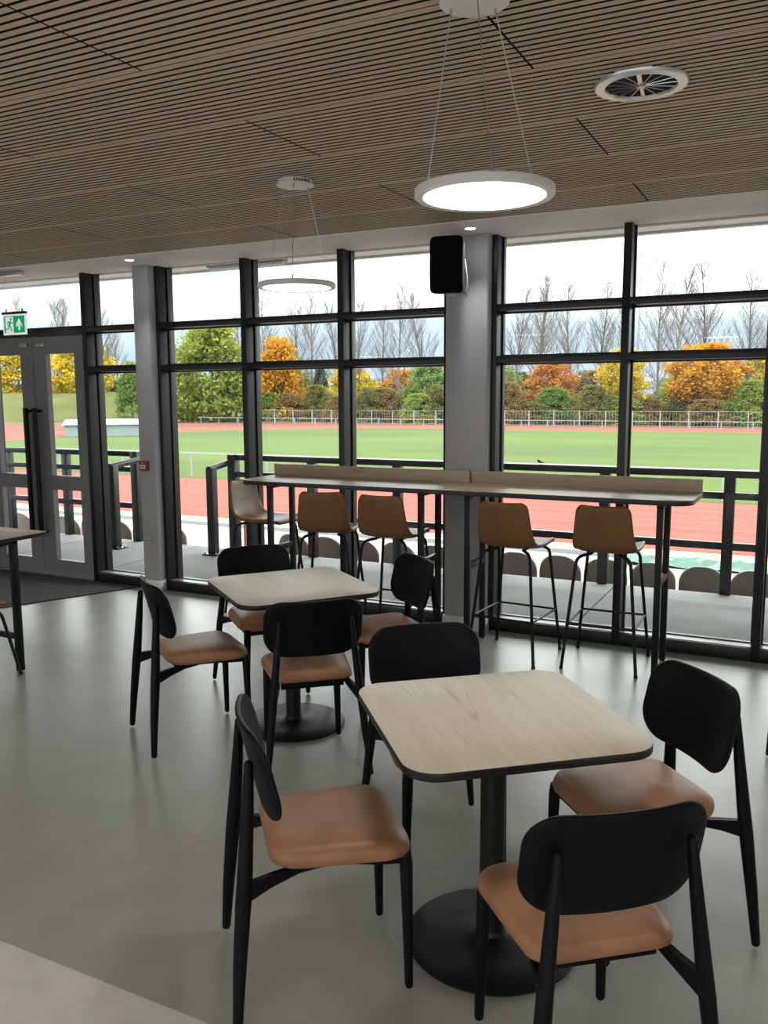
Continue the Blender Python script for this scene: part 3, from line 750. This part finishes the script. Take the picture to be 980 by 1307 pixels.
for x, y0, y1, lab in ((-5.86, 7.50, 7.86, 'dark tubular handrail at the right of the terrace steps'), (-7.13, 7.34, 7.86, 'dark tubular handrail at the left of the terrace steps')):
    t = thing('handrail', lab, 'railing', (x, y0, 0))
    obj('post', bx(-.045, .045, -.045, .045, .003, .95, bev=.006), M['frame'], t)
    obj('rail', tb([(0, -.045, .935), (0, y1 - y0 - .04, .985)], .035, 14), M['frame'], t)
    bp = obj('base_plate', bx(-.10, .10, -.08, .08, -.011, .004, bev=.002), M['frame'], t)
    for q in ((-.075, -.055), (.075, -.055), (-.075, .055), (.075, .055)): obj('bolt', tb([(q[0], q[1], .004), (q[0], q[1], .022)], .011, 6), M['steel'], bp)
t = thing('stair_handrail', 'slim orange red hoop handrail going down the terrace steps', 'railing', (-6.05, 8.9, 0))
obj('hoop', tb(bent([(-.47, .10, -.95), (-.47, .10, .11), (-.37, .10, .11), (-.37, .10, -.95)], .05), .014, 8), M['orange_rail'], t)
obj('cross_tie', tb([(-.47, .10, -.5), (-.37, .10, -.5)], .010, 8), M['orange_rail'], t)

t0 = thing('stadium_seat', 'brown plastic tip up seat in the row below the terrace', 'seat', (0, 8.62, 0), 0, 'brown spectator seats below the terrace')
bm = bmesh.new(); slab(bm, rrect(.222, .2, (.195, .195, .05, .05), 8), plate_prof(.03, .05), lambda u, v, w, s: (u, .06 * (u / .2) ** 2 - w - .05 * v, -.125 + v))
obj('seat_back', bm, M['seat'], t0)
bm = bmesh.new(); slab(bm, rrect(.20, .19, .06, 5), plate_prof(.03, .05), lambda u, v, w, s: (u, .20 + v, -.265 + w - .04 * (v / .19)))
obj('seat_pan', bm, M['seat'], t0)
obj('bracket', bx(-.03, .03, -.0, .12, -.38, -.27), M['galv'], t0)
sx = .83; first = True; k = 0
for i in range(44):
    x = .98 - i * .468
    if -7.35 < x < -5.75: continue
    if first: t0.location.x = x; first = False
    else: dup(t0, (x, 8.62, 0), 0)

t = thing('bird', 'tiny dark bird perched on the terrace balustrade rail', 'bird', (-2.29, 7.85, 1.075), R(200)); t.scale = (.55, .55, .55)
obj('body', tb([(-.075, 0, .022), (-.05, 0, .026), (-.03, 0, .030), (-.01, 0, .036), (.010, 0, .044), (.022, 0, .056), (.030, 0, .066), (.038, 0, .068), (.044, 0, .067), (.054, 0, .064)], [.004, .006, .012, .019, .021, .018, .0145, .012, .006, .001], 12), M['seat'] if False else M['dark'], t)
obj('breast', tb([(.024, 0, .030), (.031, 0, .040), (.034, 0, .050)], [.006, .0135, .007], 10), M['label'], t)
for q in (-.007, .007): obj('leg', tb([(.0, q, .026), (.004, q, .0)], .0014, 5), M['dark'], t)

# ground, track, infield
def ground(name, pts, m, lab, z=GZ, th=.05):
    bm = bmesh.new(); n = len(pts)
    a = [bm.verts.new((x, y, z)) for x, y in pts]; b = [bm.verts.new((x, y, z - th)) for x, y in pts]
    bm.faces.new(a); bm.faces.new(b[::-1])
    for i in range(n): bm.faces.new((a[i], b[i], b[(i + 1) % n], a[(i + 1) % n]))
    return struct(obj(name, bm, m, smooth=0), lab)
ground('ground_earth', [(-700, 11), (700, 11), (700, 900), (-700, 900)], M['earth'], 'leaf strewn ground beyond the track', GZ - .06)
ground('ground_apron', [(-60, 10.5), (60, 10.5), (60, 18.8), (-60, 18.8)], M['apron'], 'pale concrete apron in front of the stand', GZ)
ground('ground_sand', [(-90, 18.85), (90, 18.85), (90, 20.25), (-90, 20.25)], M['sand'], 'sandy strip along the edge of the track', GZ + .01)
struct(obj('trim_3', bx(-60, 60, 18.76, 18.86, GZ, GZ + .10), M['galv'], smooth=0), 'low grey kerb along the apron')
def stadium(xl, xr, yc, r, n=28):
    P = [(xr + r * math.sin(PI * i / n), yc - r * math.cos(PI * i / n)) for i in range(n + 1)]
    P += [(xl - r * math.sin(PI * i / n), yc + r * math.cos(PI * i / n)) for i in range(n + 1)]
    return P
YC = 57.3
ground('ground_grass_surround', [(-260, 20.3), (200, 20.3), (200, 97), (-260, 97)], M['mound'], 'rough grass round the outside of the track', GZ + .005)
ground('ground_red_apron', [(-98, 44), (-36, 44), (-36, 94.6), (-98, 94.6)], M['track_far'], 'faded red apron at the bend of the track', GZ + .012)
ground('running_track', stadium(-33, 52, YC, 37.2), M['track'], 'red running track', GZ + .02)
ground('infield', stadium(-33, 52, YC, 27.7), M['grass'], 'bright green infield grass', GZ + .03)
bm = bmesh.new()
for k in range(1, 8):
    r = 27.7 + k * 1.19; P = stadium(-33, 52, YC, r, 24); P2 = stadium(-33, 52, YC, r + .05, 24); n = len(P)
    a = [bm.verts.new((x, y, GZ + .024)) for x, y in P]; b = [bm.verts.new((x, y, GZ + .024)) for x, y in P2]
    for i in range(n): bm.faces.new((a[i], a[(i + 1) % n], b[(i + 1) % n], b[i]))
lane = obj('lane_lines', bm, mat('faded_lane_paint', (.185, .055, .043), .9), smooth=0); struct(lane, 'pale worn lane lines on the red track')
ground('ground_far_red', [(-70, 94), (90, 94), (90, 98.5), (-70, 98.5)], M['track_far'], 'faded red strip before the far fence', GZ + .013)

# mound on the left
bm = bmesh.new(); G = []
for i in range(30):
    row = []
    for j in range(9):
        x = -210 + i * 4.1; y = 90 + j * 5.2
        h = 4.4 * math.sin(PI * min(1, j / 8)) ** .9 * min(1, max(0, (-92 - x) / 14)) + random.uniform(-.1, .1)
        row.append(bm.verts.new((x, y + max(0, (x + 130) * .0), GZ + h * 1.0 + .0)))
    G.append(row)
for a, b in zip(G, G[1:]):
    for j in range(8): bm.faces.new((a[j], a[j + 1], b[j + 1], b[j]))
struct(obj('ground_mound', bm, M['mound'], smooth=180), 'grassy mound behind the bend of the track')

# white infield rail along the near straight
t = thing('infield_rail', 'thin white rail on posts along the near edge of the infield', 'railing', (0, 30.1, GZ))
obj('rail', bx(-33, 25, -.03, .03, 1.02, 1.09), M['white_rail'], t, smooth=0)
for i in range(29):
    x = -32.6 + i * 2.0
    obj('post', bx(x - .03, x + .03, -.03, .03, 0, 1.02), M['white_rail'], t, smooth=0)
# far fences
t = thing('mesh_fence', 'tall grey mesh fence beyond the far straight', 'fence', (0, 97.5, GZ))
for i in range(34):
    x = -80 + i * 2.95
    obj('post', bx(x - .045, x + .045, -.045, .045, 0, 1.75), M['galv'], t, smooth=0)
bm = bmesh.new()
for z in (.12, 1.7): box(bm, -80, 17.4, -.03, .03, z - .02, z + .02)
k = -80.
while k < 17.4:
    box(bm, k - .008, k + .008, -.01, .01, .1, 1.7); k += .36
obj('mesh_panel', bm, M['mesh_fence'], t, smooth=0)
t = thing('spectator_rail', 'low white rail on posts in front of the mesh fence', 'railing', (0, 93.5, GZ))
obj('rail', bx(-75, 16, -.03, .03, .72, .80), M['white_rail'], t, smooth=0)
for i in range(31):
    x = -74.5 + i * 3.0
    obj('post', bx(x - .04, x + .04, -.04, .04, 0, .72), M['white_rail'], t, smooth=0)
t = thing('landing_mat_cover', 'white topped pale blue box cover standing on the infield grass', 'cover', (-58.6, 61.5, GZ), R(40))
obj('side_walls', bx(-4.6, 2.2, -3, 3, .03, 1.05), M['mat_cover'], t, smooth=0)
bm = bmesh.new(); v = [bm.verts.new(q) for q in ((-4.8, -3.2, 1.05), (2.4, -3.2, 1.05), (2.4, 3.2, 1.05), (-4.8, 3.2, 1.05), (-4.8, 0, 1.5), (2.4, 0, 1.5))]
for f in ((0, 1, 5, 4), (2, 3, 4, 5), (0, 4, 3), (1, 2, 5), (0, 3, 2, 1)): bm.faces.new([v[i] for i in f])
obj('lid', bm, M['white_rail'], t, smooth=0)
# tarp on the apron
bm = bmesh.new(); G = []
for i in range(25):
    G.append([bm.verts.new((-3.6 + i * .2, 18.0 + j * .12, GZ + .02 + abs(.20 * math.sin(i * .9 + j) * math.cos(j * .8 + i * .35)) * math.sin(PI * (j + .4) / 6.8) + .05 * random.random())) for j in range(7)])
for a, b in zip(G, G[1:]):
    for j in range(6): bm.faces.new((a[j], a[j + 1], b[j + 1], b[j]))
o = obj('tarpaulin', bm, M['tarp'], smooth=80); tag(o, 'crumpled green tarpaulin lying on the pale apron before the track', 'sheet')

# canopy over the terrace
bm = bmesh.new(); y = 6.07
while y < 10.6:
    box(bm, -30, 18, y, y + .112, 3.60, 3.62); y += .12
box(bm, -30, 18, 6.07, 10.62, 3.616, 3.8); box(bm, -30, 18, 10.62, 10.70, 3.57, 3.85)
struct(obj('canopy_soffit', bm, M['soffit_board'], smooth=0), 'boarded underside of the roof overhang outside')
struct(obj('wall_front', bx(XL - .2, XR + .2, 5.99, 6.065, HEAD + .015, 3.8), M['frame'], smooth=0), 'dark fascia above the window heads')
t = thing('canopy_batten_light', 'long grey batten light fixed under the roof overhang', 'light', (-7.07, 9.95, 3.5))
for x in (-.4, .4): obj('hanger', bx(x - .02, x + .02, -.02, .02, .05, .10), M['galv'], t, smooth=0)
obj('body', bx(-.64, .64, -.06, .06, .0, .07, bev=.01), M['galv'], t)
obj('cover', tb([(-.61, 0, -.0), (.61, 0, -.0)], .04, 10), M['soffit_board'], t)

# ------------------------------------------------------------------ trees
def poplar_mesh(seed, Ht=20.):
    rnd = random.Random(seed); bm = bmesh.new()
    def branch(p, d, L, r, lev):
        n = 4 if lev == 0 else 3
        k = 8 if lev == 0 else (4 if lev == 1 else 3)
        pts = [p]; dd = d.copy(); q = p
        for i in range(k):
            dd = (dd + Vector((rnd.gauss(0, .05), rnd.gauss(0, .05), .10 if lev else .02))).normalized()
            q = q + dd * (L / k); pts.append(q)
        rad = [max(.008, r * (1 - .93 * i / k)) for i in range(k + 1)]
        tube(bm, pts, rad, n, caps=False)
        if lev == 0:
            for i in range(84):
                t = .16 + .82 * rnd.random() ** .85
                j = min(int(t * k), k - 1); pp = pts[j].lerp(pts[j + 1], t * k - j); a = rnd.uniform(0, 2 * PI); el = R(rnd.uniform(42, 64))
                l = (1 - t) * Ht * .33 + 1.0 + rnd.uniform(-.4, 1.2)
                branch(pp, Vector((math.cos(a) * math.cos(el), math.sin(a) * math.cos(el), math.sin(el))), l, .042 * (1 - t) + .022, 1)
        elif lev == 1:
            for i in range(int(6 + L * 3.)):
                t = rnd.uniform(.2, 1); j = min(int(t * k), k - 1); pp = pts[j].lerp(pts[j + 1], t * k - j)
                e = (dd + Vector((rnd.gauss(0, .42), rnd.gauss(0, .42), .12))).normalized()
                branch(pp, e, rnd.uniform(.5, 1.5) * (.6 + L * .14), .0115, 2)
    branch(Vector((0, 0, 0)), Vector((0, 0, 1)), Ht, .26, 0)
    me = bpy.data.meshes.new('bare_crown'); bm.to_mesh(me); bm.free(); me.materials.append(M['bark']); return me
PM = [poplar_mesh(s) for s in (1, 2, 3, 4)]
pts = [(-136.5, 118, 22.2), (-122.4, 112, 21.7), (-126.3, 120, 22.1), (-111.0, 114, 20.2), (-112.6, 118, 16), (-85.3, 116, 16.9), (-75.6, 112, 19.4), (-74.0, 118, 19.2), (-66.7, 110, 18.4), (-65.8, 116, 18.4), (-60.1, 112, 17.8), (-59.0, 118, 17.6), (-52.2, 110, 19.1), (-50.6, 116, 18.9), (-37.2, 114, 18.9), (-32.4, 110, 18.9), (-34.1, 118, 19.6), (-28.0, 112, 18.7), (-26.6, 116, 19.1), (-24.4, 120, 17.1), (-17.9, 112, 19.9), (-15.1, 108, 19.3), (-13.1, 114, 20.2), (-7.6, 110, 18.4), (-4.8, 116, 17.9)]
for i, (x, y, h) in enumerate(pts):
    o = bpy.data.objects.new('bare_poplar', PM[i % 4]); C.objects.link(o)
    o.location = (x, y, GZ); o.rotation_euler = (0, 0, i * 1.3); s = h / 20.4; o.scale = (s * random.uniform(.9, 1.05), s * random.uniform(.9, 1.05), s)
    tag(o, 'tall leafless poplar in the line of bare trees behind the far fence', 'tree', 'bare poplars beyond the track')

def crown_mesh(seed, shape, n=9000, leaf=.22):
    """unit-height crown of leaf quads in clumps; shape(z 0..1) -> radius factor"""
    rnd = random.Random(seed); V = []; F = []
    clumps = []
    for i in range(170):
        z = rnd.uniform(.06, .97); r = shape(z) * rnd.uniform(.45, 1.0); a = rnd.uniform(0, 2 * PI)
        clumps.append((r * math.cos(a) * .5, r * math.sin(a) * .5, z))
    for i in range(n):
        c = rnd.choice(clumps); q = Vector((c[0] + rnd.gauss(0, .055), c[1] + rnd.gauss(0, .055), min(1, max(.0, c[2] + rnd.gauss(0, .04)))))
        u = Vector((rnd.gauss(0, 1), rnd.gauss(0, 1), rnd.gauss(0, 1))).normalized(); w = u.cross(Vector((rnd.gauss(0, 1), rnd.gauss(0, 1), rnd.gauss(0, 1)))).normalized()
        s = leaf / 9 * rnd.uniform(.6, 1.2); b = len(V)
        V += [q + u * s, q + w * s * .7, q - u * s, q - w * s * .7]; F.append((b, b + 1, b + 2, b + 3))
    me = bpy.data.meshes.new('foliage'); me.from_pydata([tuple(v) for v in V], [], F); me.materials.append(M['grass']); return me
round_s = lambda z: math.sin(PI * min(1, .12 + z * .86)) ** .6
cone_s = lambda z: .15 + .95 * (1 - z) ** .8
spread_s = lambda z: max(.05, 1 - z ** 2.2) ** .6
KM = {'round': [crown_mesh(1, round_s), crown_mesh(2, round_s)], 'cone': [crown_mesh(3, cone_s)], 'bush': [crown_mesh(5, spread_s), crown_mesh(6, spread_s)], 'thin': [crown_mesh(8, round_s, 3500)]}
bm = bmesh.new(); tube(bm, [(0, 0, 0), (.01, 0, .25), (.0, .01, .5), (.01, 0, .85)], [.028, .022, .014, .004], 6)
for k in range(26):
    rnd = random.Random(k); z = .2 + k * .026; a = k * 2.4; l = .30 * (1.05 - z)
    tube(bm, [(0, 0, z), (l * math.cos(a) * .6, l * math.sin(a) * .6, z + l * .5), (l * math.cos(a), l * math.sin(a), z + l * .85)], [.008, .005, .002], 4)
trunk_me = bpy.data.meshes.new('trunk'); bm.to_mesh(trunk_me); bm.free(); trunk_me.materials.append(M['bark'])
LM = {'gy': leaf_mat('green_yellow_leaves', [(0.0730, 0.1076, 0.0260), (0.1472, 0.1720, 0.0334), (0.2314, 0.2166, 0.0433)]),
      'orange': leaf_mat('orange_leaves', [(0.2562, 0.1274, 0.0185), (0.3650, 0.1720, 0.0185), (0.4046, 0.2364, 0.0334)]),
      'yellow': leaf_mat('yellow_leaves', [(0.2562, 0.1868, 0.0235), (0.3948, 0.2858, 0.0235), (0.4046, 0.3254, 0.0582)]),
      'green': leaf_mat('green_leaves', [(0.0532, 0.0829, 0.0260), (0.0928, 0.1374, 0.0334), (0.1423, 0.1868, 0.0433)]),
      'conifer': leaf_mat('light_conifer', [(0.0631, 0.1076, 0.0284), (0.1076, 0.1670, 0.0384), (0.1572, 0.2166, 0.0532)]),
      'dark': leaf_mat('dark_evergreen', [(0.0284, 0.0408, 0.0235), (0.0433, 0.0582, 0.0310), (0.0631, 0.0779, 0.0384)]),
      'red': leaf_mat('orange_red_leaves', [(0.1819, 0.0730, 0.0235), (0.2958, 0.1176, 0.0284), (0.3353, 0.1720, 0.0384)]),
      'olive': leaf_mat('olive_leaves', [(.062, .062, .022), (.105, .098, .03), (.15, .13, .04)]),
      'brown': leaf_mat('brown_leaves', [(0.0928, 0.0680, 0.0284), (0.1423, 0.0928, 0.0334), (0.1868, 0.1274, 0.0384)])}
def tree(label, x, y, w, zt, zb, kind, col, cat='tree', name='autumn_tree', group=None, depth=None, var=0):
    """zt, zb: crown top and bottom above the ground"""
    t = thing(name, label, cat, (x, y, GZ), 0, group)
    ms = KM[kind]; h = zt - zb
    o = bpy.data.objects.new('foliage', ms[var % len(ms)]); C.objects.link(o); o.parent = t; o.location = (0, 0, zb); o.scale = (w, (depth or w), h); o.rotation_euler = (0, 0, random.uniform(0, 6))
    if depth: o.rotation_euler = (0, 0, 0)
    o.material_slots[0].link = 'OBJECT'; o.material_slots[0].material = LM[col]
    if cat == 'tree':
        k = bpy.data.objects.new('trunk', trunk_me); C.objects.link(k); k.parent = t; k.scale = (zt * .55, zt * .55, zt * .97)
    return t
TR = [('big green and yellow leafed tree seen through the window left of the bar', -77.4, 100, 14.0, 13.6, .0, 'bush', 'gy', 0),
      ('bright orange leafed tree seen behind the far pendant light', -68.7, 104, 8.6, 11.8, .4, 'cone', 'orange', 0),
      ('yellow leafed tree seen through the left door leaf', -133.0, 114, 11, 13.4, 3.2, 'round', 'yellow', 1),
      ('yellow leafed tree seen through the right door leaf', -115.0, 112, 11.5, 13.2, 3.6, 'round', 'yellow', 0),
      ('light green conifer beside the slim column', -92.7, 100, 5.2, 8.8, .9, 'cone', 'conifer', 0),
      ('orange yellow tree seen between the fourth and fifth mullions', -61.9, 113, 7.6, 7.8, .6, 'round', 'yellow', 1),
      ('dark evergreen tree between two orange trees', -68.9, 116, 3.4, 8.8, .6, 'cone', 'dark', 0),
      ('low rounded green tree by the left side of the wide column', -46.3, 106, 7.4, 7.4, .4, 'round', 'green', 1),
      ('small orange tree seen through the window left of the wide column', -56.0, 118, 7., 7.4, .6, 'round', 'orange', 1),
      ('rust orange tree seen right of the wide column', -30.3, 108, 6.6, 7.9, 1.8, 'round', 'red', 0),
      ('bright yellow tree partly hidden by the right mullion', -20.7, 105, 5.8, 8.9, 2.4, 'round', 'yellow', 1),
      ('wide golden orange tree with dark branches at the right', -11.4, 106, 8.8, 9.3, 2.4, 'round', 'orange', 0),
      ('golden leafed tree at the right edge of the picture', -5.0, 112, 7, 8.9, 2.2, 'round', 'yellow', 0),
      ('olive green tree right of the big green and yellow tree', -69.5, 108, 6.5, 9.5, .2, 'thin', 'gy', 0),
      ('thin brown leafed tree between the mound and the slim column', -104, 118, 9, 9, 2, 'thin', 'brown', 0),
      ('olive leafed tree standing behind the wide green tree', -41, 118, 9, 8, .5, 'thin', 'gy', 0)]
for lab, x, y, w, zt, zb, kd, cl, vr in TR: tree(lab, x, y, w, zt, zb, kd, cl, var=vr)
BUSH = ['brown', 'gy', 'brown', 'olive', 'green', 'brown', 'olive', 'gy', 'brown', 'olive', 'brown', 'green', 'gy', 'olive']
for i in range(32):
    cl = BUSH[i % 14]; nm = {'green': 'green', 'brown': 'brown', 'gy': 'yellow green', 'olive': 'dull olive'}[cl]
    tree('%s leafed bush in the undergrowth behind the mesh fence' % nm, -80 + i * 2.85 + random.uniform(-.8, .8), 101.5 + (i % 4) * 1.4, random.uniform(4.5, 7.5), random.uniform(2.6, 5.4), -.3, 'bush', cl, 'bush', 'bush', nm + ' bushes behind the mesh fence', 4.5, var=i)
for i in range(13):
    cl = ('brown', 'gy', 'dark')[i % 3]; nm = {'brown': 'brown', 'gy': 'yellow green', 'dark': 'dark green'}[cl]
    tree('%s thicket far behind the bare poplars' % nm, -150 + i * 13.5, 128, 15, random.uniform(6, 7.5), 0, 'bush', cl, 'bush', 'thicket', nm + ' thickets behind the poplars', 8, var=i)

# lattice masts
def mast(x, y, h, lab):
    t = thing('floodlight_mast', lab, 'mast', (x, y, GZ))
    bm = bmesh.new(); w0, w1, n = 1.3, .5, 22
    cs = [[Vector((sx * (w0 + (w1 - w0) * i / n) / 2, sy_ * (w0 + (w1 - w0) * i / n) / 2, h * i / n)) for sx, sy_ in ((-1, -1), (1, -1), (1, 1), (-1, 1))] for i in range(n + 1)]
    for k in range(4): tube(bm, [c[k] for c in cs], .05, 4, caps=False)
    for a, b in zip(cs, cs[1:]):
        for k in range(4): tube(bm, [a[k], b[(k + 1) % 4]], .03, 3, caps=False); tube(bm, [a[k], a[(k + 1) % 4]], .025, 3, caps=False)
    obj('lattice', bm, M['galv'], t, smooth=0)
    obj('lamp_head', bx(-1.6, 1.6, -.3, .3, h, h + 1.4, bev=.05), M['galv'], t)
mast(-94.4, 125, 34, 'tall pale lattice floodlight mast rising behind the green and yellow tree')
mast(-21.5, 121, 34, 'thin pale lattice floodlight mast seen right of the right mullion')

# distant hillside with houses
bm = bmesh.new(); G = []
for i in range(90):
    x = -2600 + i * 42; top = 46 + 9 * math.sin(i * .21) + 6 * math.sin(i * .53 + 1) + 3 * math.sin(i * 1.3)
    G.append([bm.verts.new((x, 700 + j * 180, GZ - 3 + top * (j / 5) ** .8 + random.uniform(-1, 1))) for j in range(6)])
for a, b in zip(G, G[1:]):
    for j in range(5): bm.faces.new((a[j], a[j + 1], b[j + 1], b[j]))
struct(obj('ground_hill', bm, M['hill'], smooth=180), 'hazy wooded hillside on the horizon')
hm = mat('pale_house_wall', (.14, .14, .14), .9)
hb = bmesh.new()
v = [hb.verts.new(q) for q in ((-6, -4, 0), (6, -4, 0), (6, 4, 0), (-6, 4, 0), (-6, -4, 5), (6, -4, 5), (6, 4, 5), (-6, 4, 5), (-6, 0, 8), (6, 0, 8))]
for f in ((0, 1, 5, 4), (2, 3, 7, 6), (4, 5, 9, 8), (6, 7, 8, 9), (0, 4, 8, 7, 3), (1, 2, 6, 9, 5)): hb.faces.new([v[i] for i in f])
h0 = obj('house', hb, hm, smooth=0); tag(h0, 'tiny pale house on the distant hillside', 'house', 'houses on the distant hillside'); h0.location = (-150, 880, 10)
for i in range(30):
    o = h0.copy(); C.objects.link(o); j = random.uniform(0, 1)
    o.location = (-640 + i * 24 + random.uniform(-9, 9), 780 + j * 420, 3 + j * 25); o.rotation_euler = (0, 0, random.uniform(0, 3))
bt = bmesh.new(); box(bt, -5, 5, -2, 2, .01, 2.6)
sh = obj('white_van_body', bt, hm, smooth=0)
bpy.data.objects.remove(sh)
# ------------------------------------------------------------------ sky
w = bpy.data.worlds.new('sky'); S.world = w; w.use_nodes = True; nt = w.node_tree; nt.nodes.clear(); N = nt.nodes.new; L = nt.links.new
out = N('ShaderNodeOutputWorld'); bg = N('ShaderNodeBackground'); tc = N('ShaderNodeTexCoord'); sep = N('ShaderNodeSeparateXYZ')
L(tc.outputs['Generated'], sep.inputs[0])
mp = N('ShaderNodeMapping'); mp.inputs['Scale'].default_value = (1, 1, 7.); L(tc.outputs['Generated'], mp.inputs[0])
nz = N('ShaderNodeTexNoise'); nz.inputs['Scale'].default_value = 2.6; nz.inputs['Detail'].default_value = 5; L(mp.outputs[0], nz.inputs['Vector'])
mr = N('ShaderNodeMapRange'); mr.inputs['From Min'].default_value = .0; mr.inputs['From Max'].default_value = 1; mr.inputs['To Min'].default_value = -.05; mr.inputs['To Max'].default_value = .05; L(nz.outputs['Fac'], mr.inputs[0])
ad = N('ShaderNodeMath'); L(sep.outputs['Z'], ad.inputs[0]); L(mr.outputs[0], ad.inputs[1])
cr = N('ShaderNodeValToRGB'); e = cr.color_ramp.elements
e[0].position = 0; e[0].color = (.058, .070, .088, 1); e[1].position = 1; e[1].color = (1, 1, 1, 1)
for p, c in ((.035, (.058, .070, .088, 1)), (.08, (.078, .09, .105, 1)), (.115, (.2, .2, .2, 1)), (.22, (.45, .45, .45, 1)), (.5, (.8, .8, .8, 1))):
    q = e.new(p); q.color = c
L(ad.outputs[0], cr.inputs[0]); L(cr.outputs[0], bg.inputs[0]); bg.inputs[1].default_value = 6.5
L(bg.outputs[0], out.inputs[0])

# ------------------------------------------------------------------ look
vs = S.view_settings; S.display_settings.display_device = 'sRGB'
vs.view_transform = 'Standard'; vs.look = 'None'; vs.exposure = 1.0; vs.gamma = 1.0; vs.use_curve_mapping = False
cy_ = S.cycles
cy_.max_bounces = 10; cy_.diffuse_bounces = 5; cy_.glossy_bounces = 4; cy_.transparent_max_bounces = 24; cy_.sample_clamp_indirect = 6
cy_.use_denoising = True
